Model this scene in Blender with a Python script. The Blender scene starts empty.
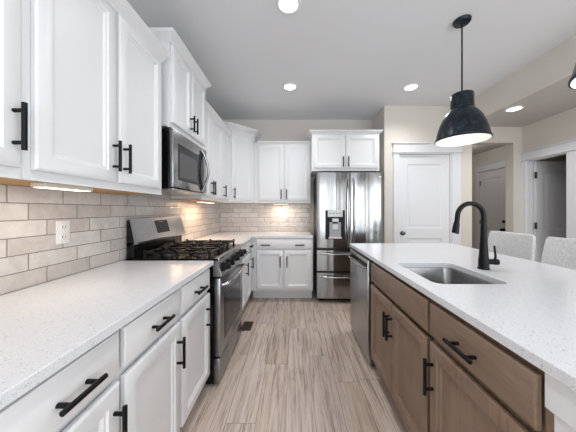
import bpy, bmesh, math, random
from mathutils import Vector, Matrix
random.seed(7)
C = bpy.context.scene
COL = C.collection
PI = math.pi

# ---------------------------------------------------------------- camera, world, lights, exposure
cam_d = bpy.data.cameras.new('camera'); cam = bpy.data.objects.new('camera', cam_d); COL.objects.link(cam)
cam.location = (0, 0, 1.265); cam.rotation_euler = (PI/2, 0, 0)
cam_d.sensor_width = 36; cam_d.lens = 235/576*36
cam_d.shift_x = -6/576; cam_d.shift_y = -6/576
cam_d.clip_start = 0.02
C.camera = cam
w = bpy.data.worlds.new('world'); C.world = w; w.use_nodes = True
w.node_tree.nodes['Background'].inputs[0].default_value = (0.80, 0.90, 1.0, 1)
w.node_tree.nodes['Background'].inputs[1].default_value = 1.0
C.view_settings.view_transform = 'Standard'; C.view_settings.look = 'None'
C.view_settings.exposure = 0.06; C.view_settings.gamma = 1.0; C.view_settings.use_curve_mapping = False
C.cycles.use_denoising = True
C.cycles.max_bounces = 10; C.cycles.diffuse_bounces = 6; C.cycles.glossy_bounces = 4
C.cycles.sample_clamp_indirect = 6.0
C.cycles.caustics_reflective = False; C.cycles.caustics_refractive = False

def lamp(name, kind, loc, rot, power, color=(1, 1, 1), **kw):
    d = bpy.data.lights.new(name, kind); d.energy = power; d.color = color
    for k, v in kw.items(): setattr(d, k, v)
    o = bpy.data.objects.new(name, d); COL.objects.link(o); o.location = loc; o.rotation_euler = rot
    return o
# daylight through the two rear windows
for wx in (-0.25, 1.75):
    lamp('window_daylight', 'AREA', (wx, -3.46, 1.35), (PI/2, 0, 0), 42, (0.90, 0.96, 1.0), shape='RECTANGLE', size=1.6, size_y=2.0)
lamp('window_daylight', 'AREA', (3.22, -1.4, 1.15), (PI/2, 0, PI/2), 75, (0.90, 0.96, 1.0), shape='RECTANGLE', size=2.8, size_y=1.9)  # added side panel on the solid wall, no window; brightens the left cabinets
CAN_POWER = 30
UNDER_POWER = 0.75
PEND_POWER = 0.6

# ---------------------------------------------------------------- materials
def new_mat(name):
    m = bpy.data.materials.new(name); m.use_nodes = True
    nt = m.node_tree; b = nt.nodes['Principled BSDF']
    return m, nt, b
def plain(name, col, rough=0.5, metal=0.0, spec=None, emit=None, es=0, coat=0):
    m, nt, b = new_mat(name)
    b.inputs['Base Color'].default_value = (*col, 1); b.inputs['Roughness'].default_value = rough
    b.inputs['Metallic'].default_value = metal
    if spec is not None: b.inputs['Specular IOR Level'].default_value = spec
    if coat: b.inputs['Coat Weight'].default_value = coat; b.inputs['Coat Roughness'].default_value = .1
    if emit: b.inputs['Emission Color'].default_value = (*emit, 1); b.inputs['Emission Strength'].default_value = es
    return m
class N:
    """small helper around a node tree"""
    def __init__(s, nt): s.nt = nt; s.L = nt.links
    def n(s, t, **kw):
        nd = s.nt.nodes.new(t)
        for k, v in kw.items(): setattr(nd, k, v)
        return nd
    def put(s, sock, v):
        if isinstance(v, (int, float)): sock.default_value = v
        elif isinstance(v, (tuple, list)): sock.default_value = v
        else: s.L.new(v, sock)
    def math(s, op, a, b=None, c=None):
        nd = s.n('ShaderNodeMath', operation=op)
        s.put(nd.inputs[0], a)
        if b is not None: s.put(nd.inputs[1], b)
        if c is not None: s.put(nd.inputs[2], c)
        return nd.outputs[0]
    def sep(s):
        tc = s.n('ShaderNodeTexCoord'); sp = s.n('ShaderNodeSeparateXYZ'); s.L.new(tc.outputs['Object'], sp.inputs[0])
        return sp.outputs, tc.outputs['Object']
    def comb(s, x, y, z):
        nd = s.n('ShaderNodeCombineXYZ'); s.put(nd.inputs[0], x); s.put(nd.inputs[1], y); s.put(nd.inputs[2], z); return nd.outputs[0]
    def noise(s, vec, scale, detail=3, rough=.5, dist=0):
        nd = s.n('ShaderNodeTexNoise'); s.put(nd.inputs['Vector'], vec); nd.inputs['Scale'].default_value = scale
        nd.inputs['Detail'].default_value = detail; nd.inputs['Roughness'].default_value = rough; nd.inputs['Distortion'].default_value = dist
        return nd.outputs['Fac']
    def white(s, vec):
        nd = s.n('ShaderNodeTexWhiteNoise'); s.put(nd.inputs['Vector'], vec); return nd.outputs['Value']
    def ramp(s, fac, stops):
        nd = s.n('ShaderNodeValToRGB'); s.put(nd.inputs[0], fac)
        e = nd.color_ramp.elements
        while len(e) < len(stops): e.new(.5)
        for i, (p, c) in enumerate(stops):
            e[i].position = p; e[i].color = (*c, 1) if isinstance(c, tuple) else (c, c, c, 1)
        return nd.outputs[0]
    def mix(s, f, a, b, mode='MIX'):
        nd = s.n('ShaderNodeMix', data_type='RGBA', blend_type=mode)
        s.put(nd.inputs[0], f); s.put(nd.inputs[6], a); s.put(nd.inputs[7], b); return nd.outputs[2]
    def bump(s, h, strength=.3, dist=.01):
        nd = s.n('ShaderNodeBump'); s.put(nd.inputs['Height'], h); nd.inputs['Strength'].default_value = strength
        nd.inputs['Distance'].default_value = dist; return nd.outputs[0]

def mat_paint(name, col, rough=.55, bump=.05):
    m, nt, b = new_mat(name); n = N(nt); _, v = n.sep()
    b.inputs['Base Color'].default_value = (*col, 1); b.inputs['Roughness'].default_value = rough
    n.L.new(n.bump(n.noise(v, 90, 2), bump, .003), b.inputs['Normal'])
    return m
WALL = mat_paint('wall_paint_beige', (.69, .655, .605), .85, .12)
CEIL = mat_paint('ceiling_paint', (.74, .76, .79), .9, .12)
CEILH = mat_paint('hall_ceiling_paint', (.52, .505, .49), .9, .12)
TRIM = mat_paint('trim_paint', (.74, .755, .785), .45, .02)
CAB = mat_paint('cabinet_white', (.755, .765, .785), .36, .015)
HALLDOOR = mat_paint('door_paint', (.74, .75, .775), .45, .02)
MET = plain('matte_black_metal', (.004, .004, .0045), .42, 0, .2)
BLACK = plain('black_enamel', (.004, .004, .0045), .2, 0, .3)
BLACKM = plain('cast_iron', (.006, .006, .006), .5, 0, .3)
DARKG = plain('dark_glass', (.012, .012, .013), .12, 0, .22)
GREYG = plain('grey_window_screen', (.09, .09, .092), .35, 0, .25)
DKGREY = plain('dark_grey_plastic', (.05, .05, .053), .4)
WOODU = plain('raw_wood_underside', (.50, .27, .10), .6)
PLATE = plain('outlet_plastic', (.80, .80, .79), .35)
PLATEG = plain('outlet_plastic_grey', (.60, .58, .56), .35)
SLOT = plain('slot_dark', (.05, .05, .05), .6)
NICK = plain('satin_nickel', (.10, .095, .09), .3, .8)
FIXT = plain('fixture_body', (.62, .56, .50), .5)
EMIT_C = plain('led_lens', (1, 1, 1), .5, emit=(1, .98, .95), es=5)
EMIT_W = plain('led_warm', (1, .9, .8), .5, emit=(1, .84, .66), es=3)
BULB = plain('bulb', (1, .95, .9), .5, emit=(1, .90, .78), es=2.2)
SHADEIN = plain('shade_inner_white', (.88, .86, .83), .5)
GREYP = plain('grey_plastic', (.33, .335, .345), .35)
LIGHTP = plain('light_grey_plastic', (.62, .63, .64), .3)

def mat_steel(name, col=(.56, .565, .575), rough=.24, axis='z', streak=.12):
    m, nt, b = new_mat(name); n = N(nt); sp, v = n.sep()
    b.inputs['Metallic'].default_value = 1.0
    sc = {'z': (1, 1, .02), 'y': (1, .02, 1), 'x': (.02, 1, 1)}[axis]
    vv = n.comb(n.math('MULTIPLY', sp[0], sc[0]), n.math('MULTIPLY', sp[1], sc[1]), n.math('MULTIPLY', sp[2], sc[2]))
    f = n.noise(vv, 160, 2)
    c = n.ramp(f, [(.3, tuple(x*.88 for x in col)), (.7, tuple(min(1, x*1.1) for x in col))])
    n.L.new(c, b.inputs['Base Color'])
    b.inputs['Roughness'].default_value = rough
    g = n.noise(vv, 6.5, 1.5)
    n.L.new(n.bump(g, streak, .03), b.inputs['Normal'])
    return m
STEEL = mat_steel('brushed_steel', (.42, .422, .428))
STEELF = mat_steel('fridge_steel', (.33, .333, .34), .17, 'z', .5)
STEELD = mat_steel('dishwasher_steel', (.46, .465, .475), .30)
STEELR = mat_steel('range_steel', (.34, .345, .355), .28)
SINKM = mat_steel('sink_steel', (.27, .27, .275), .26, 'y', .06)

def mat_counter():
    m, nt, b = new_mat('white_quartz'); n = N(nt); _, v = n.sep()
    f1 = n.ramp(n.noise(v, 260, 2, .6), [(.0, 0.0), (.30, 0.0), (.36, 1.0), (1, 1.0)])
    f2 = n.ramp(n.noise(v, 110, 3, .7), [(.0, 0.0), (.32, 0.0), (.38, 1.0), (1, 1.0)])
    f3 = n.ramp(n.noise(v, 420, 1, .5), [(.35, .86), (.65, 1.0)])
    base = n.mix(f1, (.40, .41, .43, 1), (.765, .785, .825, 1))
    base = n.mix(f2, (.50, .51, .535, 1), base)
    base = n.mix(1.0, base, f3, 'MULTIPLY')
    n.L.new(base, b.inputs['Base Color']); b.inputs['Roughness'].default_value = .17
    b.inputs['Specular IOR Level'].default_value = .4
    return m
QUARTZ = mat_counter()

def mat_tile(name, L, along, off0=0.0, warm=0.0):
    """glossy hand-made subway tile, rows stepped by a third; along = 0 (x) or 1 (y)"""
    m, nt, b = new_mat(name); n = N(nt); sp, v = n.sep()
    H = .0763; G = .002
    zr = n.math('DIVIDE', n.math('SUBTRACT', sp[2], .914), H)
    row = n.math('FLOOR', zr); fz = n.math('FRACT', zr)
    u = n.math('ADD', n.math('DIVIDE', n.math('SUBTRACT', sp[along], off0), L), n.math('MULTIPLY', row, 1/3))
    cu = n.math('FLOOR', u); fu = n.math('FRACT', u)
    def edge(f, size):
        d = n.math('MULTIPLY', n.math('MINIMUM', f, n.math('SUBTRACT', 1.0, f)), size)
        return d
    d = n.math('MINIMUM', edge(fz, H), edge(fu, L))
    gm = n.math('GREATER_THAN', d, G)
    idv = n.comb(cu, row, 3.1)
    r = n.white(idv)
    tilecol = n.ramp(r, [(0, (.56, .515, .49)), (.35, (.61, .57, .545)), (.7, (.64, .605, .58)), (1, (.69, .66, .635))])
    cloud = n.ramp(n.noise(v, 14, 4, .6, .6), [(.3, .86), (.7, 1.05)])
    tilecol = n.mix(1.0, tilecol, cloud, 'MULTIPLY')
    c = n.mix(gm, (.19, .165, .15, 1), tilecol)
    n.L.new(c, b.inputs['Base Color'])
    rg = n.math('SUBTRACT', .8, n.math('MULTIPLY', gm, .66)); n.L.new(rg, b.inputs['Roughness'])
    # pillow edge + wavy glaze + tilt of each tile
    pill = n.math('MINIMUM', n.math('DIVIDE', d, .006), 1.0)
    wav = n.noise(v, 26, 2, .5)
    tilt = n.math('ADD', n.math('MULTIPLY', fu, n.math('SUBTRACT', r, .5)), n.math('MULTIPLY', fz, n.math('SUBTRACT', n.white(n.comb(row, cu, 9.7)), .5)))
    h = n.math('ADD', n.math('ADD', n.math('MULTIPLY', pill, .35), n.math('MULTIPLY', wav, 1.3)), n.math('MULTIPLY', tilt, .25))
    n.L.new(n.bump(h, .55, .006), b.inputs['Normal'])
    return m
TILE_L = mat_tile('glazed_tile_left', 0.24, 1, .908)
TILE_B = mat_tile('glazed_tile_back', .305, 0, .02)

def mat_floor():
    m, nt, b = new_mat('plank_floor'); n = N(nt); sp, v = n.sep()
    Wd, Ln = .178, 1.22
    xr = n.math('DIVIDE', n.math('ADD', sp[0], .05), Wd); ci = n.math('FLOOR', xr); fx = n.math('FRACT', xr)
    sh = n.white(n.comb(ci, 2.2, 0.0))
    yr = n.math('ADD', n.math('DIVIDE', sp[1], Ln), n.math('MULTIPLY', sh, 5.0)); ri = n.math('FLOOR', yr); fy = n.math('FRACT', yr)
    r = n.white(n.comb(ci, ri, 1.0))
    gx = n.math('MULTIPLY', n.math('MINIMUM', fx, n.math('SUBTRACT', 1.0, fx)), Wd)
    gy = n.math('MULTIPLY', n.math('MINIMUM', fy, n.math('SUBTRACT', 1.0, fy)), Ln)
    gap = n.math('GREATER_THAN', n.math('MINIMUM', gx, gy), .0011)
    # grain: stretched along y, offset per plank
    gv = n.comb(n.math('ADD', sp[0], n.math('MULTIPLY', r, 7.0)), n.math('MULTIPLY', sp[1], .042), n.math('MULTIPLY', r, 13.0))
    g1 = n.noise(gv, 30, 8, .74, 1.9)
    gv2 = n.comb(n.math('ADD', sp[0], n.math('MULTIPLY', r, 3.0)), n.math('MULTIPLY', sp[1], .10), n.math('MULTIPLY', r, 5.0))
    g2 = n.noise(gv2, 12, 4, .6, 1.6)
    base = n.ramp(r, [(0, (.45, .345, .275)), (.3, (.56, .445, .37)), (.55, (.63, .51, .43)), (.8, (.52, .44, .395)), (1, (.66, .55, .47))])
    c = n.mix(n.ramp(g1, [(.38, .9), (.53, 0.0)]), base, (.20, .145, .115, 1))
    c = n.mix(n.ramp(g2, [(.42, 0.0), (.75, .6)]), c, (.68, .60, .545, 1))
    c = n.mix(gap, (.13, .10, .085, 1), c)
    n.L.new(c, b.inputs['Base Color'])
    b.inputs['Roughness'].default_value = .42
    n.L.new(n.bump(n.math('MULTIPLY', g1, 1.0), .12, .003), b.inputs['Normal'])
    return m
FLOOR = mat_floor()

def mat_wood(name, horiz):
    m, nt, b = new_mat(name); n = N(nt); sp, v = n.sep()
    if horiz: gv = n.comb(n.math('MULTIPLY', sp[0], .08), sp[1], sp[2])
    else: gv = n.comb(sp[0], sp[1], n.math('MULTIPLY', sp[2], .08))
    g = n.noise(gv, 60, 5, .6, .8); g2 = n.noise(gv, 9, 3, .5, .5)
    c = n.ramp(g, [(.25, (.145, .092, .063)), (.5, (.225, .148, .105)), (.8, (.29, .20, .147))])
    c = n.mix(n.ramp(g2, [(.3, .5), (.75, 0.0)]), c, (.17, .12, .09, 1))
    c = n.mix(n.ramp(n.noise(v, 5, 3, .5), [(.4, 0.0), (.8, .35)]), c, (.31, .235, .185, 1))
    n.L.new(c, b.inputs['Base Color']); b.inputs['Roughness'].default_value = .42
    return m
WOODV = mat_wood('stained_wood_vertical', False)
WOODH = mat_wood('stained_wood_horizontal', True)
WOODK = plain('dark_wood_recess', (.045, .032, .026), .6)

def mat_pendant():
    m, nt, b = new_mat('pendant_blued_metal'); n = N(nt); sp, v = n.sep()
    vv = n.comb(sp[0], sp[1], n.math('MULTIPLY', sp[2], .5))
    f = n.noise(vv, 28, 5, .7, .6)
    c = n.ramp(f, [(.30, (.006, .007, .009)), (.55, (.020, .029, .042)), (.75, (.06, .09, .125))])
    n.L.new(c, b.inputs['Base Color']); b.inputs['Metallic'].default_value = .55; b.inputs['Roughness'].default_value = .32
    return m
PEND = mat_pendant()
def mat_linen():
    m, nt, b = new_mat('light_linen'); n = N(nt); sp, v = n.sep()
    w1 = n.noise(n.comb(sp[0], n.math('MULTIPLY', sp[1], .15), sp[2]), 300, 2)
    w2 = n.noise(n.comb(sp[0], sp[1], n.math('MULTIPLY', sp[2], .12)), 260, 2)
    f = n.math('ADD', n.math('MULTIPLY', w1, .5), n.math('MULTIPLY', w2, .5))
    c = n.ramp(f, [(.38, (.52, .525, .535)), (.62, (.74, .745, .755))])
    n.L.new(c, b.inputs['Base Color']); b.inputs['Roughness'].default_value = .9
    n.L.new(n.bump(f, .3, .002), b.inputs['Normal'])
    return m
LINEN = mat_linen()
STOOLW = plain('stool_leg_wood', (.09, .06, .04), .5)
BRONZE = plain('bronze_metal', (.10, .065, .045), .45, .7)
BRONZED = plain('vent_slot', (.02, .014, .01), .7)

# ---------------------------------------------------------------- mesh helpers
class MB:
    def __init__(s): s.bm = bmesh.new(); s.mi = 0; s.M = Matrix()
    def _done(s, verts):
        fs = set()
        for v in verts:
            for f in v.link_faces: fs.add(f)
        for f in fs: f.material_index = s.mi
    def box(s, x0, x1, y0, y1, z0, z1, bev=0, seg=1):
        vs = [s.bm.verts.new(s.M @ Vector((x, y, z))) for x in (min(x0, x1), max(x0, x1)) for y in (min(y0, y1), max(y0, y1)) for z in (min(z0, z1), max(z0, z1))]
        fs = [s.bm.faces.new([vs[i] for i in q]) for q in ((0, 1, 3, 2), (4, 6, 7, 5), (0, 4, 5, 1), (2, 3, 7, 6), (0, 2, 6, 4), (1, 5, 7, 3))]
        for f in fs: f.material_index = s.mi
        if bev:
            es = set(e for f in fs for e in f.edges)
            r = bmesh.ops.bevel(s.bm, geom=list(es), offset=bev, segments=seg, affect='EDGES', profile=.5)
            for f in r['faces']: f.material_index = s.mi
        return s
    def hexa(s, pts, bev=0):
        """8 points in the same order as box"""
        vs = [s.bm.verts.new(s.M @ Vector(p)) for p in pts]
        fs = [s.bm.faces.new([vs[i] for i in q]) for q in ((0, 1, 3, 2), (4, 6, 7, 5), (0, 4, 5, 1), (2, 3, 7, 6), (0, 2, 6, 4), (1, 5, 7, 3))]
        for f in fs: f.material_index = s.mi
        if bev:
            es = set(e for f in fs for e in f.edges)
            r = bmesh.ops.bevel(s.bm, geom=list(es), offset=bev, segments=1, affect='EDGES', profile=.5)
            for f in r['faces']: f.material_index = s.mi
        return s
    def prism(s, pts, z0, z1):
        """closed 2D outline (x, y) extruded in z"""
        a = [s.bm.verts.new(s.M @ Vector((x, y, z0))) for x, y in pts]
        b = [s.bm.verts.new(s.M @ Vector((x, y, z1))) for x, y in pts]
        n = len(pts); fs = [s.bm.faces.new(a[::-1]), s.bm.faces.new(b)]
        for i in range(n): fs.append(s.bm.faces.new((a[i], a[(i+1) % n], b[(i+1) % n], b[i])))
        for f in fs: f.material_index = s.mi
        return s
    def loft(s, rings, cap=True, closed=True):
        R = [[s.bm.verts.new(s.M @ Vector(p)) for p in r] for r in rings]
        fs = []
        for i in range(len(R)-1):
            k = len(R[i]); rng = range(k) if closed else range(k-1)
            for j in rng: fs.append(s.bm.faces.new((R[i][j], R[i][(j+1) % k], R[i+1][(j+1) % k], R[i+1][j])))
        if cap: fs.append(s.bm.faces.new(R[0][::-1])); fs.append(s.bm.faces.new(R[-1]))
        for f in fs: f.material_index = s.mi
        return s
    def tube(s, pts, r, seg=10):
        P = [Vector(p) for p in pts]; rr = r if isinstance(r, (list, tuple)) else [r]*len(P)
        rings = []; up = None
        for i, p in enumerate(P):
            t = (P[min(i+1, len(P)-1)] - P[max(i-1, 0)]).normalized()
            if up is None: up = t.orthogonal().normalized()
            else: up = (up - t*up.dot(t)).normalized()
            b = t.cross(up)
            rings.append([p + (up*math.cos(2*PI*k/seg) + b*math.sin(2*PI*k/seg))*rr[i] for k in range(seg)])
        return s.loft(rings)
    def lathe(s, prof, c, seg=32, cap=False):
        rings = [[(c[0]+r*math.cos(2*PI*k/seg), c[1]+r*math.sin(2*PI*k/seg), c[2]+z) for k in range(seg)] for r, z in prof]
        return s.loft(rings, cap=cap)
    def build(s, name, mats, parent=None, smooth=35):
        bmesh.ops.recalc_face_normals(s.bm, faces=s.bm.faces[:])
        me = bpy.data.meshes.new(name); s.bm.to_mesh(me); s.bm.free()
        for m in (mats if isinstance(mats, (list, tuple)) else [mats]): me.materials.append(m)
        if smooth:
            for p in me.polygons: p.use_smooth = True
            me.set_sharp_from_angle(angle=math.radians(smooth))
        o = bpy.data.objects.new(name, me); COL.objects.link(o)
        if parent: o.parent = parent
        return o
def tag(o, label=None, cat=None, group=None, kind=None):
    if label: o['label'] = label
    if cat: o['category'] = cat
    if group: o['group'] = group
    if kind: o['kind'] = kind
    return o
def thing(name, label, cat, loc=(0, 0, 0), rz=0, group=None):
    o = bpy.data.objects.new(name, None); COL.objects.link(o); o.empty_display_size = .1
    o.location = loc; o.rotation_euler = (0, 0, rz)
    return tag(o, label, cat, group)
def struct(name, mb, mat, parent=None):
    o = mb.build(name, mat, parent)
    if not parent: o['kind'] = 'structure'
    return o
def sweep(mb, path, prof):
    """path: open 2D polyline, outward on its right-hand side; prof: closed list of (out, z)"""
    P = [Vector(p) for p in path]; rings = []
    for i in range(len(P)):
        ns = []
        if i > 0: d = (P[i]-P[i-1]).normalized(); ns.append(Vector((d.y, -d.x)))
        if i < len(P)-1: d = (P[i+1]-P[i]).normalized(); ns.append(Vector((d.y, -d.x)))
        m = ns[0] if len(ns) == 1 else (ns[0]+ns[1]) / (1+ns[0].dot(ns[1]))
        rings.append([(P[i].x+m.x*o, P[i].y+m.y*o, z) for o, z in prof])
    mb.loft(rings)

# ---------------------------------------------------------------- the room
XL, YB, ZC = -1.215, 3.865, 2.75
YP = 3.346            # plane of the pantry wall and of the hall opening
XP, XO, XJ, XR = 1.287, 2.534, 3.125, 3.25
YR = -3.5
struct('floor', MB().box(XL-.1, 5.0, YR-.1, 5.3, -.1, 0), FLOOR)
struct('ceiling', MB().box(XL-.1, 2.42, YR-.1, YB+.1, ZC, ZC+.1), CEIL)
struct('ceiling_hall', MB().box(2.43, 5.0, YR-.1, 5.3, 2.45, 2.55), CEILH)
struct('wall_soffit', MB().box(2.38, 2.43, YR, YP, 2.45, ZC), WALL)
struct('wall_left', MB().box(XL-.1, XL, YR-.1, YB+.1, 0, ZC), WALL)
struct('wall_back', MB().box(XL, XP, YB, YB+.1, 0, ZC), WALL)
m = MB()
m.box(XP, XP+.11, YP, YB+.1, 0, ZC)                                   # side of the pantry
m.box(XP+.11, 1.495, YP, YP+.12, 0, ZC); m.box(2.235, XO, YP, YP+.125, 0, ZC)
m.box(1.495, 2.235, YP, YP+.12, 2.065, ZC)
struct('wall_pantry', m, WALL)
m = MB(); m.box(XO, XJ, YP, YP+.125, 2.225, 2.45); m.box(XJ, 5.0, YP, YP+.125, 0, 2.45)
struct('wall_hall', m, WALL)
m = MB(); m.box(XR, XR+.07, YR, 2.79, 0, 2.45); m.box(XR, XR+.07, 3.27, YP, 0, 2.45); m.box(XR, XR+.07, 2.79, 3.27, 1.955, 2.45)
struct('wall_right', m, WALL)
# hall beyond the opening
m = MB(); m.box(XO-.1, XO, YP+.125, 5.15, 0, 2.45); m.box(XO-.1, 3.98, 5.15, 5.25, 0, 2.45)
m.box(3.88, 3.98, YP+.125, 5.15, 0, 2.45)
struct('wall_hall_far', m, WALL)
# small dark room behind the open door
m = MB(); m.box(4.9, 5.0, 1.5, YP, 0, 2.45); m.box(XR+.07, 4.9, 1.4, 1.5, 0, 2.45)
struct('wall_side_room', m, WALL)
# rear wall with glazing, behind the camera
m = MB(); m.box(XL, -1.1, YR-.1, YR, 0, ZC); m.box(.6, .9, YR-.1, YR, 0, ZC); m.box(2.6, XR+.07, YR-.1, YR, 0, ZC)
m.box(-1.1, .6, YR-.1, YR, 2.4, ZC); m.box(.9, 2.6, YR-.1, YR, 2.4, ZC); m.box(-1.1, .6, YR-.1, YR, 0, .3); m.box(.9, 2.6, YR-.1, YR, 0, .3)
struct('wall_rear', m, WALL)
for k, (a, b) in enumerate(((-1.1, .6), (.9, 2.6))):
    m = MB()
    for x in (a, (a+b)/2-.02, b-.04): m.box(x, x+.04, YR-.08, YR-.03, .3, 2.4)
    for z in (.3, 2.36): m.box(a, b, YR-.08, YR-.03, z, z+.04)
    struct('window_%d' % (k+1), m, TRIM)
m = MB(); m.box(XP, 1.40, YP-.014, YP, 0, .13, .003); m.box(2.37, XO, YP-.014, YP, 0, .13, .003)
struct('baseboard_pantry', m, TRIM)
struct('baseboard_right', MB().box(XR-.014, XR, -3.4, 2.70, 0, .13, .003), TRIM)
struct('baseboard_hall', MB().box(XJ, XR-.015, YP-.014, YP, 0, .13, .003), TRIM)

def casing(name, M, x0, x1, ztop, cl, cr, hh=.145, deep=.12):
    """door casing in a local frame: opening x0..x1, wall face y=0 (front is -y)"""
    m = MB(); m.M = M
    m.box(x0-cl, x0-.006, -.018, 0, 0, ztop, .002); m.box(x1+.006, x1+cr, -.018, 0, 0, ztop, .002)
    m.box(x0-cl-.004, x1+cr+.004, -.022, 0, ztop+.012, ztop+hh-.016, .002)
    m.box(x0-cl-.018, x1+cr+.018, -.036, 0, ztop, ztop+.012, .002)
    m.box(x0-cl-.022, x1+cr+.022, -.042, 0, ztop+hh-.016, ztop+hh, .003)
    # jambs lining the opening
    m.box(x0-.006, x0+.012, -.004, deep, 0, ztop); m.box(x1-.012, x1+.006, -.004, deep, 0, ztop)
    m.box(x0+.012, x1-.012, -.004, deep, ztop-.014, ztop)
    return struct(name, m, TRIM)
def panel_door(name, M, x0, x1, z0, z1, y, mat, stile=.115, t=.035, midz=1.0):
    m = MB(); m.M = M
    rails = [(z0+.01, z0+.24), (midz-.07, midz+.075), (z1-.14, z1)]
    m.box(x0, x1, y+.009, y+t, z0+.01, z1)
    m.box(x0, x0+stile, y, y+.012, z0+.01, z1, .001); m.box(x1-stile, x1, y, y+.012, z0+.01, z1, .001)
    for a, b in rails: m.box(x0+stile-.002, x1-stile+.002, y, y+.012, a, b, .001)
    for a, b in ((rails[0][1], rails[1][0]), (rails[1][1], rails[2][0])):
        # sloped moulding, groove and raised field
        X0, X1 = x0+stile, x1-stile
        def ring(i, yy): return [(X0+i, yy, a+i), (X1-i, yy, a+i), (X1-i, yy, b-i), (X0+i, yy, b-i)]
        m.loft([ring(0, y+.001), ring(.016, y+.0088), ring(.030, y+.0088), ring(.046, y+.003)], cap=False)
        m.bm.faces.new([m.bm.verts.new(m.M @ Vector(p)) for p in ring(.046, y+.003)])
    return struct(name, m, mat)
I = Matrix()
# pantry door
MP = Matrix.Translation((0, YP, 0))
casing('trim_1', MP, 1.495, 2.235, 2.075, .085, .135)
d = panel_door('door_1', MP, 1.509, 2.221, 0, 2.058, .012, TRIM, .105, midz=.93)
def knob(parent, M, x, y, z, mat, r=.027):
    m = MB(); m.M = M @ Matrix.Translation((x, y, z)) @ Matrix.Rotation(PI/2, 4, 'X')
    m.lathe([(.0001, 0), (.03, 0), (.03, .006), (.012, .010), (.011, .028), (r*.8, .036), (r, .048), (r*.85, .060), (.0001, .064)], (0, 0, 0), 24)
    return m.build('door_knob', mat, parent)
knob(d, MP, 1.545, .012, .935, NICK)
# door in the far hall (on the wall x = 3.88, seen at a slant): local x -> -Y
MH = Matrix.Translation((3.88, 4.89, 0)) @ Matrix.Rotation(-PI/2, 4, 'Z')
casing('trim_2', MH, 0, .62, 2.05, .09, .09, deep=.0)
d = panel_door('door_2', MH, .014, .606, 0, 2.033, -.012, HALLDOOR, .10, midz=.98, t=.010)
knob(d, MH, .56, -.012, .90, MET)
m = MB(); m.M = MH @ Matrix.Translation((.56, -.012, 1.05)) @ Matrix.Rotation(PI/2, 4, 'X'); m.lathe([(.0001, 0), (.028, 0), (.028, .012), (.02, .022), (.0001, .022)], (0, 0, 0), 20); m.build('deadbolt', MET, d)
for z in (.25, 1.02, 1.82):
    MB_ = MB(); MB_.M = MH; MB_.box(.006, .018, -.026, -.010, z-.05, z+.05, .002); MB_.build('hinge', NICK, d)
# open door to the side room on the right wall: local x -> -Y, from y=3.27
MR = Matrix.Translation((XR, 3.27, 0)) @ Matrix.Rotation(-PI/2, 4, 'Z')
casing('trim_3', MR, 0, .48, 1.955, .075, .10, hh=.125, deep=.07)
MO = Matrix.Translation((XR+.065, 3.215, 0))
d = panel_door('door_3', MO, .0, .70, 0, 1.935, 0, HALLDOOR, .10, midz=.93)
for z in (.25, 1.05, 1.74):
    q = MB(); q.box(XR+.035, XR+.062, 3.205, 3.212, z-.045, z+.045, .001); q.tube([(XR+.062, 3.207, z-.045), (XR+.062, 3.207, z+.045)], .006); q.build('hinge', NICK, d)

# ---------------------------------------------------------------- backsplash
o = MB().box(XL+.0005, XL+.008, -.6, YB, .914, 1.37).build('tile_backsplash', TILE_L)
tag(o, 'glazed beige subway tile backsplash on the long left wall behind the range', 'backsplash')
o = MB().box(XL+.008, .262, YB-.008, YB-.0005, .914, 1.37).build('tile_backsplash', TILE_B)
tag(o, 'glazed beige subway tile backsplash on the far wall left of the refrigerator', 'backsplash')

# ---------------------------------------------------------------- cabinets
T = .02
def ringpts(x0, x1, z0, z1, i, y): return [(x0+i, y, z0+i), (x1-i, y, z0+i), (x1-i, y, z1-i), (x0+i, y, z1-i)]
def door_front(parent, x0, x1, z0, z1, mat, name='door', stile=.060):
    m = MB()
    R = lambda i, y: ringpts(x0, x1, z0, z1, i, y)
    rings = [R(.004, .004), R(.004, 0), R(0, 0), R(0, -T+.006), R(.004, -T+.003), R(.009, -T), R(stile-.008, -T), R(stile-.003, -T+.006), R(stile+.004, -T+.0065), R(stile+.012, -T+.0135)]
    m.loft(rings, cap=True)
    return m.build(name, mat, parent)
def drawer_front(parent, x0, x1, z0, z1, mat, name='drawer'):
    m = MB(); R = lambda i, y: ringpts(x0, x1, z0, z1, i, y)
    m.loft([R(.004, .004), R(.004, 0), R(0, 0), R(0, -T+.007), R(.004, -T+.0035), R(.010, -T+.002), R(.014, -T)], cap=True)
    return m.build(name, mat, parent)
def pull(parent, x, z, vert, L=.15, y=-T):
    m = MB(); out = y-.034; r = .0073; h = L/2; p = h-.024
    if vert:
        m.tube([(x, out, z-h), (x, out, z+h)], r, 12)
        for s in (-p, p): m.tube([(x, y, z+s), (x, out, z+s)], r*.88, 10)
    else:
        m.tube([(x-h, out, z), (x+h, out, z)], r, 12)
        for s in (-p, p): m.tube([(x+s, y, z), (x+s, out, z)], r*.88, 10)
    return m.build('handle', MET, parent)
CR = [(0, 0), (.004, 0), (.008, .010), (.020, .018), (.036, .038), (.046, .044), (.046, .052), (.050, .054), (.050, .064), (0, .064)]
CRS = [(0, 0), (.006, 0), (.010, .008), (.020, .020), (.024, .024), (.024, .034), (0, .034)]
def crown(parent, path, z, prof=CR, mat=None):
    m = MB(); sweep(m, path, [(o, z+h) for o, h in prof]); return m.build('crown_molding', mat or CAB, parent)

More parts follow.
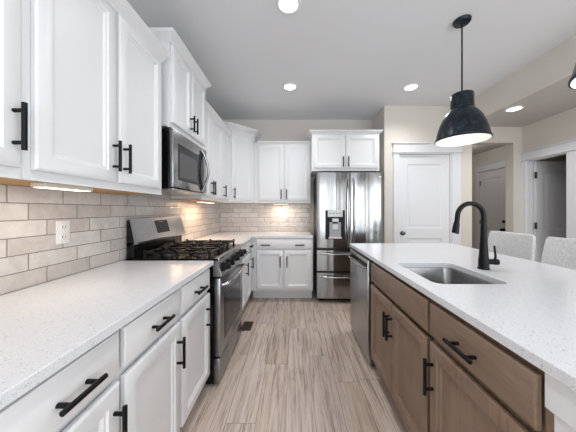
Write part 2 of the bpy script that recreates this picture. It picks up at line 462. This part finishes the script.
Fz0, Fz1 = .115, .884     # base face frame
def base_cab(label, loc, rz, w, doors=(), drawers=(), mat=CAB, kickmat=None, depth=.60, shell=False, kick=.075, name='base_cabinet', grp=None, woodh=None, doorz=(.135, .697), drawz=(.725, .862), dz0=0):
    t = thing(name, label, 'cabinet', loc, rz, grp)
    m = MB()
    if shell:
        m.box(0, w, .010, .02, Fz0, .135); m.box(0, w, .010, .02, .86, Fz1); m.box(0, .03, .010, .02, .135, .86); m.box(w-.03, w, .010, .02, .135, .86)
        m.box(0, w, .010, .02, .695, .73); m.box(0, .018, .02, depth, Fz0, Fz1); m.box(w-.018, w, .02, depth, Fz0, Fz1)
        m.box(.018, w-.018, .02, depth, Fz0, Fz0+.018); m.box(.018, w-.018, depth-.012, depth, Fz0+.018, Fz1)
        m.box(w/2-.02, w/2+.02, .010, .02, .135, .70)
    else: m.box(0, w, .010, depth, Fz0+dz0, Fz1)
    m.build('body', mat, t)
    MB().box(0, w, kick, kick+.02, 0, Fz0+dz0).build('toe_kick', kickmat or mat, t)
    for x0, x1, hx in doors:
        d = door_front(t, x0, x1, doorz[0], doorz[1], mat)
        if hx is not None: pull(d, hx, .562, True)
    for x0, x1, hs in drawers:
        d = drawer_front(t, x0, x1, drawz[0], drawz[1], woodh or mat)
        for hx in hs: pull(d, hx, .789, False, .128)
    return t
XF = -.595     # face plane of the left base cabinets
base_cab('white base cabinet nearest the viewer at the left edge, mostly cut off', (XF, -.02, 0), PI/2, .42, [(.012, .405, .36)], [(.012, .405, [.21])])
base_cab('white base cabinet under left worktop, nearest full-length drawer pull at picture bottom left', (XF, .402, 0), PI/2, .392, [(.012, .380, .350)], [(.012, .380, [.21])])
base_cab('white base cabinet in the middle of the near left run, centre drawer and door', (XF, .796, 0), PI/2, .414, [(.010, .398, .362)], [(.010, .398, [.200])])
base_cab('white base cabinet directly left of the gas range', (XF, 1.212, 0), PI/2, .42, [(.010, .405, .330)], [(.010, .405, [.19])])
# beyond the range
base_cab('narrow white base cabinet directly beyond the gas range', (XF, 2.414, 0), PI/2, .416, [(.012, .404, .370)], [(.012, .404, [.23])])
base_cab('narrow white base cabinet in the far left corner beside the corner filler', (XF, 2.834, 0), PI/2, .376, [(.010, .330, .285)], [(.010, .330, [.24])])
t = base_cab('white two-door base cabinet with one wide drawer on the far wall beside refrigerator', (XF+.002, 3.232, 0), 0, .85,
         [(.078, .447, .405), (.455, .826, .497)], [(.078, .826, [.205, .60+.07])], doorz=(.178, .712), drawz=(.730, .866), dz0=.035, kick=.150)

# island
XI = .605
t = base_cab('stained brown wood sink cabinet on island with two doors and blank drawer front', (XI, 1.812, 0), -PI/2, .78,
         [(.012, .392, .366), (.398, .768, .410)], [(.012, .768, [])], WOODV, WOODK, shell=True, woodh=WOODH)
base_cab('stained brown wood island cabinet with a wide pull drawer, nearest end of island', (XI, 1.030, 0), -PI/2, .464,
         [(.010, .456, .040)], [(.010, .456, [.232])], WOODV, WOODK, woodh=WOODH)
# white end and back panelling of the island
t = thing('island_end_panel', 'white painted panelling wrapping the near end of island under quartz top', 'panel')
MB().box(XI-.004, 1.30, .02, .565, .792, .884, .002).build('apron', TRIM, t)
m = MB(); m.box(XI+.002, 1.30, .03, .548, 0, .790); m.box(1.21, 1.30, .565, 2.44, 0, .884)
m.build('panel', TRIM, t)
MB().box(XI+.001, XI+.10, .549, .5655, 0, .790).build('filler_strip', WOODV, t)

# island end beyond the dishwasher
o = MB().box(XI, 1.21, 2.452, 2.47, 0, .884).build('island_side_panel', WOODV)
tag(o, 'brown wood side panel closing island at the far end beyond dishwasher', 'panel')

# countertops
def slab(name, pts, label, hole=None, z0=.885, z1=.914):
    bm = bmesh.new()
    def loop(P):
        vs = [bm.verts.new((x, y, z1)) for x, y in P]
        return [bm.edges.new((vs[i], vs[(i+1) % len(vs)])) for i in range(len(vs))]
    es = loop(pts) + (loop(hole) if hole else [])
    r = bmesh.ops.triangle_fill(bm, use_beauty=True, use_dissolve=False, edges=es)
    fs = [f for f in r['geom'] if isinstance(f, bmesh.types.BMFace)]
    ext = bmesh.ops.extrude_face_region(bm, geom=fs)
    for v in [g for g in ext['geom'] if isinstance(g, bmesh.types.BMVert)]: v.co.z = z0
    bmesh.ops.recalc_face_normals(bm, faces=bm.faces[:])
    sharp = [e for e in bm.edges if len(e.link_faces) == 2 and abs(e.link_faces[0].normal.dot(e.link_faces[1].normal)) < .2 and all(abs(v.co.z-z1) < 1e-5 for v in e.verts)]
    bmesh.ops.bevel(bm, geom=sharp, offset=.002, segments=1, affect='EDGES')
    me = bpy.data.meshes.new(name); bm.to_mesh(me); bm.free(); me.materials.append(QUARTZ)
    o = bpy.data.objects.new(name, me); COL.objects.link(o)
    return tag(o, label, 'countertop')
XC = -.558
slab('countertop', [(XL+.009, -.6), (XC, -.6), (XC, 1.630), (XL+.009, 1.630)], 'speckled white quartz worktop along the left wall on the near side of range')
slab('countertop', [(XL+.009, 2.412), (XC, 2.412), (XC, 3.205), (.258, 3.205), (.258, YB-.009), (XL+.009, YB-.009)], 'L-shaped white quartz worktop in the far corner between range and refrigerator')
def rrect(x0, x1, y0, y1, r, n=6):
    P = []
    for cx, cy, a in ((x1-r, y1-r, 0), (x0+r, y1-r, 90), (x0+r, y0+r, 180), (x1-r, y0+r, 270)):
        for k in range(n+1):
            t_ = math.radians(a+90*k/n); P.append((cx+r*math.cos(t_), cy+r*math.sin(t_)))
    return P
SX0, SX1, SY0, SY1 = .676, 1.035, 1.115, 1.565
slab('countertop', [(.588, .0), (1.65, .0), (1.65, 2.475), (.588, 2.475)], 'large speckled white quartz island worktop with sink cut-out', hole=rrect(SX0, SX1, SY0, SY1, .045))
# sink
t = thing('kitchen_sink', 'stainless steel undermount sink set in the island worktop', 'sink', ((SX0+SX1)/2, (SY0+SY1)/2, .66))
cx, cy = (SX0+SX1)/2, (SY0+SY1)/2
def rr(i, z, r): return [(x-cx, y-cy, z-.66) for x, y in rrect(SX0-i, SX1+i, SY0-i, SY1+i, r)]
m = MB(); m.loft([rr(.022, .884, .075), rr(.0, .884, .045), rr(-.003, .876, .045), rr(-.008, .70, .045), rr(-.016, .682, .05), rr(-.035, .674, .04)], cap=False)
m.bm.faces.new([m.bm.verts.new(Vector(p)) for p in rr(-.035, .674, .04)])
bmesh.ops.remove_doubles(m.bm, verts=m.bm.verts[:], dist=.0001)
m.build('basin', SINKM, t)
MB().lathe([(.0001, .017), (.03, .017), (.036, .020), (.042, .0155)], (0, .05, 0), 24).build('drain', NICK, t)

# faucet
fx, fy = 1.13, 1.40
t = thing('faucet', 'matte black gooseneck pull-down faucet standing behind the island sink', 'faucet', (fx, fy, .914))
MB().lathe([(.0001, 0), (.031, 0), (.031, .004), (.027, .008), (.027, .055), (.024, .075), (.018, .17), (.0145, .26), (.0001, .26)], (0, 0, 0), 28).build('body', MET, t)
pts = [(0, 0, .25)]; Ra = .078
pts += [(-Ra + Ra*math.cos(a), 0, .312 + Ra*math.sin(a)) for a in [math.radians(k) for k in range(0, 181, 12)]]
pts += [(-2*Ra-.003, 0, .285), (-2*Ra-.006, 0, .272)]
MB().tube(pts, .0135, 16).build('spout', MET, t)
MB().tube([(-2*Ra-.005, 0, .276), (-2*Ra-.006, 0, .270), (-2*Ra-.013, 0, .215), (-2*Ra-.014, 0, .212)], [.0145, .0165, .0195, .017], 18).build('spray_head', MET, t)
m = MB(); m.tube([(0, -.005, .045), (.052, -.012, .045)], .0165, 16); m.tube([(.052, -.012, .045), (.072, -.015, .045)], [.0185, .0175], 16)
m.tube([(.058, -.012, .05), (.060, -.012, .08), (.055, -.010, .14)], [.007, .006, .0055], 10)
m.build('handle', MET, t)

# dishwasher
t = thing('dishwasher', 'stainless steel dishwasher built into the far end of island', 'appliance', (XI, 2.45, 0), -PI/2)
MB().box(.004, .586, .012, .58, .02, .880).build('body', DKGREY, t)
m = MB()
n = 10; prof = []
m.box(.006, .584, -.020, .010, .105, .865, .004, 2)
m.mi = 1; m.box(.02, .57, -.0215, -.018, .79, .835, .002)
m.build('door', [STEELD, BLACK], t)
MB().tube([(.03, -.018, .795), (.06, -.045, .797), (.20, -.058, .797), (.295, -.060, .797), (.39, -.058, .797), (.53, -.045, .797), (.56, -.018, .795)], .0095, 12).build('handle', STEEL, t)
MB().box(.006, .584, -.008, .010, .035, .104).build('kick_plate', STEELD, t)

# refrigerator
FX0, FX1, FY = .312, 1.220, 3.185
t = thing('refrigerator', 'stainless steel french door refrigerator with ice and water dispenser', 'refrigerator', (FX0, FY, 0))
W = FX1-FX0
m = MB(); m.box(.006, W-.006, .078, .64, .03, 1.765, .004); m.build('body', DKGREY, t)
def bowed(x0, x1, z0, z1, bow=.014, mats=STEELF, name='door', hole=None, part=None):
    m = MB(); K = 14; rings = []
    for k in range(K+1):
        u = k/K; x = x0+(x1-x0)*u; y = .012 - bow*(1-(2*u-1)**2) if 0 < k < K else .012
        if k == 0 or k == K: y = .018
        rings.append((x, y))
    out = [(x, y) for x, y in rings] + [(x1, .070), (x0, .070)]
    m.prism(out, z0, z1)
    return m.build(name, mats, part or t)
dl = bowed(0, W/2-.003, .752, 1.775)
dr = bowed(W/2+.003, W, .752, 1.775)
d1 = bowed(0, W, .438, .718, .016, name='drawer'); d2 = bowed(0, W, .065, .412, .016, name='drawer')
def bow_handle(p0, p1, out, parent, r=.011):
    P0, P1 = Vector(p0), Vector(p1); pts = [P0]
    for k in range(1, 12):
        u = k/12; q = P0.lerp(P1, u); q.y -= out*(1-abs(2*u-1)**3.0)*1.0; pts.append(q)
    pts.append(P1); MB().tube(pts, r, 12).build('handle', STEEL, parent)
bow_handle((W/2-.028, .008, .80), (W/2-.028, .008, 1.70), .055, dl, .012)
bow_handle((W/2+.040, .008, .80), (W/2+.040, .008, 1.70), .055, dr, .012)
bow_handle((.04, .004, .672), (W-.04, .004, .672), .055, d1)
bow_handle((.04, .004, .360), (W-.04, .004, .360), .055, d2)
m = MB()
a, b = .112, .379
m.mi = 0; m.box(a, b, -.006, .002, .868, 1.262, .003)             # glossy black surround
m.mi = 1; m.box(a+.033, b-.033, -.010, -.004, 1.172, 1.270, .002)    # light control panel
m.mi = 2; m.box(a+.056, b-.056, -.009, -.002, .885, 1.100, .002)     # grey recess
m.mi = 1; m.box(a+.09, b-.09, -.030, -.006, 1.105, 1.150, .006); m.box(a+.045, b-.045, -.022, -.006, .878, .900, .003)
m.mi = 0; m.box(a+.10, b-.10, -.022, -.006, 1.085, 1.107, .004)
m.mi = 1; m.box(a+.095, b-.095, -.018, -.006, 1.0, 1.075, .008)
m.mi = 3
for k in range(4): m.box(a+.055+k*.042, a+.075+k*.042, -.0112, -.0095, 1.215, 1.225)
m.build('dispenser', [MET, LIGHTP, GREYP, SLOT], dl)
m = MB(); m.M = Matrix.Translation((W-.055, .004, 1.715)) @ Matrix.Rotation(PI/2, 4, 'X'); m.lathe([(.0001, 0), (.013, 0), (.013, .004), (.0001, .004)], (0, 0, 0), 20); m.build('emblem', PLATE, dr)
for x in (.08, W-.08): MB().lathe([(.0001, 0), (.022, 0), (.018, .034), (.0001, .034)], (x, .12, 0), 14).build('foot', BLACK, t)
MB().box(.03, W-.03, .085, .10, .012, .06).build('grille', BLACK, t)
for x in (.05, W-.05): MB().box(x-.035, x+.035, .03, .10, 1.776, 1.79, .003).build('hinge_cover', DKGREY, t)

# wall cabinets
XU = -.905
def wall_cab(label, loc, rz, w, z0, z1, doors, depth=.30, dz=None, crown_path=None, prof=CR, hz=None, under=True, hl=.15, stile=.06):
    t = thing('wall_cabinet', label, 'cabinet', loc, rz)
    MB().box(0, w, .004, depth, z0+.004, z1).build('body', CAB, t)
    a, b = dz or (z0+.032, z1-.022)
    if under: MB().box(.0, w, .022, depth, z0-.001, z0+.0035).build('underside', WOODU, t); 
    MB().box(0, w, 0, .020, z0-.004, z0+.0035).build('bottom_rail', CAB, t)
    for x0, x1, hx in doors:
        d = door_front(t, x0, x1, a, b, CAB, stile=stile)
        if hx is not None: pull(d, hx, hz or (a+.125), True, hl)
    if crown_path: crown(t, crown_path, z1-.014 if prof is CR else z1-.004, prof)
    return t
UZ = 1.372; UT = 2.286
wall_cab('white wall cabinet at the extreme left edge, door with single pull cut off', (XU, .37, 0), PI/2, .412, UZ, UT, [(.012, .398, .372)], crown_path=[(0, 0), (.412, 0)])
wall_cab('large white double-door wall cabinet above outlet, left of the microwave', (XU, .784, 0), PI/2, .826, UZ, UT, [(.024, .392, .367), (.412, .795, .438)], crown_path=[(0, 0), (.826, 0)])
wall_cab('taller raised white wall cabinet directly above the microwave', (-.875, 1.655, 0), PI/2, .64, 1.856, 2.462, [(.012, .312, .284), (.320, .628, .348)], depth=.333,
         crown_path=[(0, .333), (0, 0), (.64, 0), (.64, .333)], hz=1.975, under=False, hl=.13, stile=.055)
wall_cab('white wall cabinet group between microwave and the corner cabinet', (XU, 2.300, 0), PI/2, .95, UZ, UT, [(.012, .222, .196), (.228, .60, .256), (.618, .93, .648)], crown_path=[(0, 0), (.95, 0)], hz=1.50, stile=.05)
# filler between the near cabinet and the cabinet over the microwave
# diagonal corner cabinet
t = thing('corner_wall_cabinet', 'tall diagonal white corner wall cabinet with one door', 'cabinet', (XU, 3.255, 0), PI/4)
Mi = Matrix.Rotation(-PI/4, 4, 'Z') @ Matrix.Translation((-XU, -3.255, 0))
def loc2(p): q = Mi @ Vector((p[0], p[1], 0)); return (q.x, q.y)
A = [(XU, 3.255), (-.60, 3.56), (-.60, YB-.002), (XL+.002, YB-.002), (XL+.002, 3.255)]
m = MB(); m.prism([loc2(p) for p in A], UZ, 2.42); m.build('body', CAB, t)
d = door_front(t, .035, .395, UZ+.03, 2.39, CAB); pull(d, .068, 1.50, True)
crown(t, [loc2(p) for p in ((XL+.002, 3.255), (XU, 3.255), (-.60, 3.56), (-.60, YB-.002))], 2.406)
wall_cab('white two-door wall cabinet on the far wall, lower than its neighbours', (-.597, 3.56, 0), 0, .845, UZ, UT-.01, [(.055, .443, .405), (.451, .822, .487)], crown_path=[(.04, 0), (.845, 0)], prof=CRS, hz=1.50)
wall_cab('white two-door wall cabinet above the stainless refrigerator', (.252, 3.265, 0), 0, .935, 1.812, 2.325, [(.022, .455, .425), (.463, .912, .497)], depth=.595,
         crown_path=[(0, .595), (0, 0), (.935, 0), (.935, .595)], prof=[(o*.8, z*.72) for o, z in CR], hz=1.93, under=False, hl=.14)

# ---------------------------------------------------------------- microwave
t = thing('microwave_oven', 'stainless steel over-the-range microwave oven with curved handle', 'microwave', (-.865, 1.660, 1.41), PI/2)
W = .632; H = .435
MB().box(0, W, .022, .34, .012, H, .002).build('body', BLACK, t)
m = MB(); m.box(0, W, -.012, .0205, 0.018, H-.004, .004, 2); m.mi = 1; m.box(.07, .44, -.0145, -.011, .075, .345, .002)
m.mi = 2; m.box(.09, .40, -.016, -.0135, .10, .285, .001)
m.mi = 1; m.loft([[(.505+.052*math.sin(2*PI*k/24), yy, .2175+.185*math.cos(2*PI*k/24)) for k in range(24)] for yy in (-.010, -.0155)])  # dark oval behind the handle, a reflection put in as colour
d = m.build('door', [STEEL, DARKG, GREYG], t)
pts = [(.515, -.012, .025)] + [(.515+.045*math.sin(PI*k/12), -.012-.045*math.sin(PI*k/12), .025+.385*k/12) for k in range(1, 12)] + [(.515, -.012, .41)]
MB().tube(pts, .0105, 12).build('handle', STEEL, d)
MB().box(.0, W, -.010, .34, -.004, .011, .002).build('vent_base', STEEL, t)

# ---------------------------------------------------------------- gas range
RY0, RW = 1.677, .722
XRG = -.545
t = thing('gas_range', 'stainless steel and black gas range with five knobs and backguard', 'range', (XRG, RY0, 0), PI/2)
D = .655
m = MB(); m.box(0, RW, .03, D, .022, .905, .003); m.build('body', BLACK, t)
for x in (.05, RW-.05):
    for y in (.06, D-.06): MB().lathe([(.0001, 0), (.02, 0), (.018, .023), (.0001, .023)], (x, y, 0), 12).build('foot', BLACK, t)
# oven door
m = MB(); m.box(.004, RW-.004, -.018, .028, .212, .775, .006, 2)
m.mi = 1; m.box(.10, RW-.10, -.0205, -.016, .29, .635, .003)
m.mi = 2; m.box(.13, RW-.13, -.0215, -.0195, .32, .605, .001)
d = m.build('door', [STEELR, BLACK, DARKG], t)
pts = [(.045, -.016, .715), (.06, -.055, .722)] + [(.06+.60*k/10, -.060-.012*math.sin(PI*k/10), .724) for k in range(1, 10)] + [(RW-.06, -.055, .722), (RW-.045, -.016, .715)]
MB().tube(pts, .0125, 12).build('handle', STEEL, d)
m = MB(); m.box(.004, RW-.004, -.014, .028, .022, .200, .006, 2); m.box(.15, RW-.15, -.020, -.012, .168, .186, .003); m.build('drawer', STEELR, t)
# slanted control panel
m = MB(); m.hexa([(.0, -.030, .785), (.0, -.002, .902), (.0, .06, .785), (.0, .06, .902), (RW, -.030, .785), (RW, -.002, .902), (RW, .06, .785), (RW, .06, .902)], .003)
m.build('control_panel', STEELR, t)
ang = math.atan2(.028, .117)
for kx in (.070, .19, .361, .532, .652):
    m = MB(); m.M = Matrix.Translation((kx, -.017, .843)) @ Matrix.Rotation(PI/2-ang, 4, 'X')
    m.lathe([(.0001, 0), (.034, 0), (.034, .009), (.027, .012), (.025, .044), (.020, .049), (.0001, .049)], (0, 0, 0), 22)
    m.box(-.006, .006, -.023, .023, .047, .057, .002)
    m.build('knob', BLACK, t)
# cooktop
m = MB(); m.box(0, RW, .02, D, .902, .916, .003); m.box(0, RW, -.004, .045, .900, .918, .003)
ct = m.build('cooktop', BLACK, t)
MB().box(.002, RW-.002, -.012, .038, .9005, .9195, .004, 2).build('front_trim', STEEL, ct)
for bx, by, br in ((.14, .17, .045), (.14, .42, .036), (.361, .30, .05), (.59, .17, .040), (.59, .42, .045)):
    m = MB(); m.lathe([(br*1.25, 0), (br*1.2, .008), (br*.95, .010), (br*.95, .018), (.0001, .018)], (bx, by, .915), 24)
    m.mi = 1; m.lathe([(br*.80, 0), (br*.85, .004), (br*.8, .009), (.0001, .011)], (bx, by, .934), 24)
    m.build('burner', [DKGREY, BLACKM], ct)
def grate(x0, x1, y0, y1, cs):
    m = MB(); zt = .960; r = .0078
    def bar(a, b, zz=zt): 
        m.box(min(a[0], b[0])-r, max(a[0], b[0])+r, min(a[1], b[1])-r, max(a[1], b[1])+r, zz-.013, zz, .003)
    bar((x0, y0), (x1, y0)); bar((x0, y1), (x1, y1)); bar((x0, y0), (x0, y1)); bar((x1, y0), (x1, y1))
    ym = (y0+y1)/2; bar((x0, ym), (x1, ym))
    for cx_, cy_ in cs:
        for dx, dy in ((1, 0), (-1, 0), (0, 1), (0, -1)):
            ex = x1 if dx > 0 else x0; 
            if dx: bar((cx_+dx*.025, cy_), (ex, cy_))
            else:
                ey = (y1 if cy_ > ym else ym) if dy > 0 else (ym if cy_ > ym else y0)
                if abs(cy_-ym) < .01: ey = y1 if dy > 0 else y0
                bar((cx_, cy_+dy*.025), (cx_, ey))
    for x in (x0, x1):
        for y in (y0, ym, y1):
            m.box(x-.007, x+.007, y-.009, y+.009, .916, zt+.012, .003)
    for cx_, cy_ in cs:
        for dx, dy in ((.03, 0), (-.03, 0), (0, .03), (0, -.03)): m.box(cx_+dx-.006, cx_+dx+.006, cy_+dy-.007, cy_+dy+.007, zt-.006, zt+.011, .002)
    m.build('grate', BLACKM, ct)
grate(.025, .238, .065, .535, [(.14, .17), (.14, .42)])
grate(.254, .468, .065, .535, [(.361, .30)])
grate(.484, .697, .065, .535, [(.59, .17), (.59, .42)])
# backguard
m = MB(); m.box(0, RW, D-.055, D-.005, .905, 1.03, .002)
m.hexa([(0, .592, 1.026), (0, D-.030, 1.190), (0, D-.004, 1.0), (0, D-.004, 1.19), (RW, .592, 1.026), (RW, D-.030, 1.190), (RW, D-.004, 1.0), (RW, D-.004, 1.19)], .003)
bg = m.build('backguard', BLACK, t)
# steel fascia over the slanted face
m = MB(); F = [(.600, 1.018), (.568, 1.020), (.566, 1.034), (D-.040, 1.203), (D-.006, 1.207), (D-.006, 1.196), (D-.030, 1.193), (.592, 1.032)]
m.loft([[(-.004, y, z) for y, z in F], [(RW+.004, y, z) for y, z in F]])
m.build('fascia', STEELR, bg, smooth=0)
def yf(z): return .566 + (D-.040-.566)*(z-1.034)/(.169) - .0015
m = MB(); m.hexa([(.26, yf(1.075), 1.075), (.26, yf(1.178), 1.178), (.26, yf(1.075)+.004, 1.075), (.26, yf(1.178)+.004, 1.178), (.45, yf(1.075), 1.075), (.45, yf(1.178), 1.178), (.45, yf(1.075)+.004, 1.075), (.45, yf(1.178)+.004, 1.178)])
m.mi = 1
def dot(x, z, w_=.014, h_=.004): m.hexa([(x, yf(z)-.001, z), (x, yf(z+h_)-.001, z+h_), (x, yf(z), z), (x, yf(z+h_), z+h_), (x+w_, yf(z)-.001, z), (x+w_, yf(z+h_)-.001, z+h_), (x+w_, yf(z), z), (x+w_, yf(z+h_), z+h_)])
for ix in range(4):
    for iz in range(3): dot(.275+ix*.042, 1.088+iz*.022)
dot(.325, 1.160, .05, .010)
m.build('display', [BLACK, DKGREY], bg)

# ---------------------------------------------------------------- lights of the room and added unseen ones
def can(x, y, z, label, power=None, r=.066, grp='recessed ceiling lights'):
    t = thing('recessed_light', label, 'light', (x, y, z), 0, grp)
    MB().lathe([(r, -.002), (r+.004, -.008), (r+.022, -.006), (r+.026, 0)], (0, 0, 0), 36).build('trim_ring', TRIM, t)
    MB().lathe([(.0001, -.0035), (r, -.0035)], (0, 0, 0), 36).build('lens', EMIT_C, t)
    l = lamp('recessed_lamp', 'SPOT', (0, 0, -.02), (0, 0, 0), power or CAN_POWER, (1.0, .985, .97), spot_size=math.radians(142), spot_blend=1.0, shadow_soft_size=.06)
    l.parent = t
can(-.04, 1.694, ZC, 'round recessed ceiling light nearest the viewer, at top centre of picture')
can(-.05, 2.83, ZC, 'round recessed ceiling light over the aisle before the far wall cabinets', 42)
can(1.413, 2.84, ZC, 'round recessed ceiling light in front of the pantry door', 42)
can(2.575, 2.75, 2.45, 'round recessed light in the lower hall ceiling', 30)
can(2.75, 1.1, 2.45, 'round recessed light in the lower ceiling right of the stools', 36)  # added out of view to lift the dim hall walls
can(-.04, .2, ZC, 'round recessed ceiling light above the viewer')  # this and the next two are unseen, added for flat, even brightness
can(1.4, -1.0, ZC, 'round recessed ceiling light behind viewer over living area')
can(-.04, -1.6, ZC, 'round recessed ceiling light behind viewer near rear windows')
lamp('hall_lamp', 'POINT', (3.1, 4.4, 2.3), (0, 0, 0), 3.5, (1, .97, .95), shadow_soft_size=.1)  # unseen fill without a fixture, tuned to the far hall door

def under(loc, rz, L, label, power, col=(1, .83, .66)):
    t = thing('under_cabinet_light', label, 'light', loc, rz)
    MB().box(0, L, 0, .060, -.018, 0, .002).build('housing', FIXT, t)
    MB().box(.008, L-.008, .006, .054, -.0200, -.0175).build('diffuser', EMIT_W, t)
    l = lamp('under_cabinet_lamp', 'AREA', (L/2, .04, -.028), (0, 0, 0), power, col, shape='RECTANGLE', size=L*.9, size_y=.06)
    l.parent = t
under((XU-.03, .885, UZ-.002), PI/2, .21, 'slim light bar mounted beneath the near left wall cabinets', UNDER_POWER)
under((XU-.10, 2.55, UZ-.002), PI/2, .45, 'slim light bar beneath the wall cabinets just beyond the microwave', UNDER_POWER*3.7, (1, .66, .40))
under((-.33, 3.66, UZ-.002), 0, .25, 'slim light bar beneath the far wall cabinet', UNDER_POWER*2.4)

def pendant(x, y, label):
    t = thing('pendant_light', label, 'light', (x, y, ZC), 0, 'dome pendants over the island')
    MB().lathe([(.0001, 0), (.062, 0), (.062, -.010), (.055, -.020), (.012, -.026), (.0001, -.028)], (0, 0, 0), 32).build('canopy', PEND, t)
    MB().tube([(0, 0, -.02), (0, 0, -.575)], .0055, 10).build('rod', MET, t)
    pr = [(.0001, -.578), (.073, -.578), (.077, -.583), (.078, -.685), (.082, -.688), (.082, -.698), (.086, -.703), (.108, -.727), (.132, -.765), (.152, -.812), (.167, -.862), (.177, -.910), (.181, -.928), (.187, -.930), (.187, -.940), (.180, -.942)]
    s_ = MB().lathe(pr, (0, 0, 0), 48).build('lamp_shade', PEND, t, smooth=40)
    MB().lathe([(.180, -.941), (.173, -.908), (.163, -.862), (.148, -.814), (.128, -.769), (.104, -.732), (.082, -.710), (.060, -.705), (.0001, -.703)], (0, 0, 0), 48).build('shade_lining', SHADEIN, s_, smooth=60)
    MB().lathe([(.0001, -.704), (.018, -.704), (.020, -.73), (.032, -.76), (.036, -.785), (.030, -.81), (.014, -.824), (.0001, -.826)], (0, 0, 0), 24).build('bulb', BULB, t, smooth=60)
    l = lamp('pendant_lamp', 'POINT', (0, 0, -.85), (0, 0, 0), PEND_POWER, (1, .92, .82), shadow_soft_size=.035); l.parent = t
pendant(1.318, 1.844, 'black-blue metal dome pendant lamp hanging over the far end of island')
pendant(1.318, .885, 'dark dome pendant cut off at the right picture edge over near island end')

# ---------------------------------------------------------------- stools
def stool(loc, label):
    t = thing('counter_stool', label, 'stool', loc, 0, 'upholstered counter stools')
    MB().box(-.23, .20, -.21, .21, .58, .67, .025, 3).build('seat', LINEN, t)
    # back panel: slightly raked and curved, rounded corners, narrow at top
    m = MB(); K = 12
    def xsec(z, hw, rake, th):
        ring = []
        for k in range(K+1):
            u = -1+2*k/K; ring.append((.185+rake+.030*(-(u*u)) + .0, u*hw, z))
        for k in range(K, -1, -1):
            u = -1+2*k/K; e = math.sqrt(max(0, 1-abs(u)**6)); ring.append((.185+rake+.030*(-(u*u))+.012+th*e, u*hw, z))
        return ring
    m.loft([xsec(.60, .222, .0, .045), xsec(.75, .225, .016, .055), xsec(.90, .220, .036, .055), xsec(1.01, .213, .052, .050), xsec(1.045, .209, .057, .045), xsec(1.058, .203, .060, .032), xsec(1.062, .195, .066, .016)])
    b = m.build('backrest', LINEN, t, smooth=60)
    m = MB(); m.tube([(.262-.030*(u*u), u*.207, 1.061) for u in [-1+2*k/10 for k in range(11)]], .003, 6); m.build('piping', LINEN, b)
    for sx in (-1, 1):
        for sy in (-1, 1):
            m = MB(); a = (sx*.185-.01, sy*.17, .60); e = (sx*.215-.01, sy*.20, 0)
            m.loft([[(e[0]-.014, e[1]-.014, 0), (e[0]+.014, e[1]-.014, 0), (e[0]+.014, e[1]+.014, 0), (e[0]-.014, e[1]+.014, 0)],
                    [(a[0]-.021, a[1]-.021, .60), (a[0]+.021, a[1]-.021, .60), (a[0]+.021, a[1]+.021, .60), (a[0]-.021, a[1]+.021, .60)]]); m.build('leg', STOOLW, t)
    m = MB()
    for sy in (-1, 1): m.box(-.20, .185, sy*.188-.010, sy*.188+.010, .20, .23)
    m.box(-.215, -.190, -.18, .18, .26, .29); m.build('footrest', STOOLW, t)
stool((1.70, 2.09, 0), 'light grey linen counter stool tucked at island, nearer the faucet')
stool((1.70, 1.575, 0), 'light grey linen counter stool at the right picture edge, partly cut off')

# ---------------------------------------------------------------- small things
def outlet(M, label, mat, kind=0):
    t = thing('wall_outlet', label, 'outlet'); t.matrix_world = M
    MB().box(-.036, .036, -.006, 0, -.060, .060, .003, 2).build('cover_plate', mat, t)
    for z in (-.026, .026):
        m = MB(); m.box(-.017, .017, -.0085, -.005, z-.016, z+.016, .002)
        m.mi = 1; m.box(-.009, -.006, -.0092, -.008, z-.004, z+.008); m.box(.006, .009, -.0092, -.008, z-.004, z+.007)
        m.box(-.002, .002, -.0092, -.008, z-.012, z-.008)
        m.build('receptacle', [mat, SLOT], t)
outlet(Matrix.Translation((XL+.008, 1.225, 1.150)) @ Matrix.Rotation(PI/2, 4, 'Z'), 'white duplex outlet on the left wall tile near the light bar', PLATE)
outlet(Matrix.Translation((-1.03, YB-.008, 1.13)), 'pale outlet on far wall tile, close to the left corner', PLATEG)
outlet(Matrix.Translation((-.11, YB-.008, 1.14)), 'pale outlet on far wall tile under the light, nearer refrigerator', PLATEG)
t = thing('floor_vent', 'brown metal floor vent by the toe kick beyond the range', 'vent', (-.51, 2.56, 0))
m = MB(); m.box(-.055, .055, -.10, .10, .0005, .004, .001); m.build('frame', BRONZE, t)
m = MB()
for k in range(9): m.box(-.042, .042, -.085+k*.0195, -.073+k*.0195, .0038, .0046)
m.build('grille', BRONZED, t)
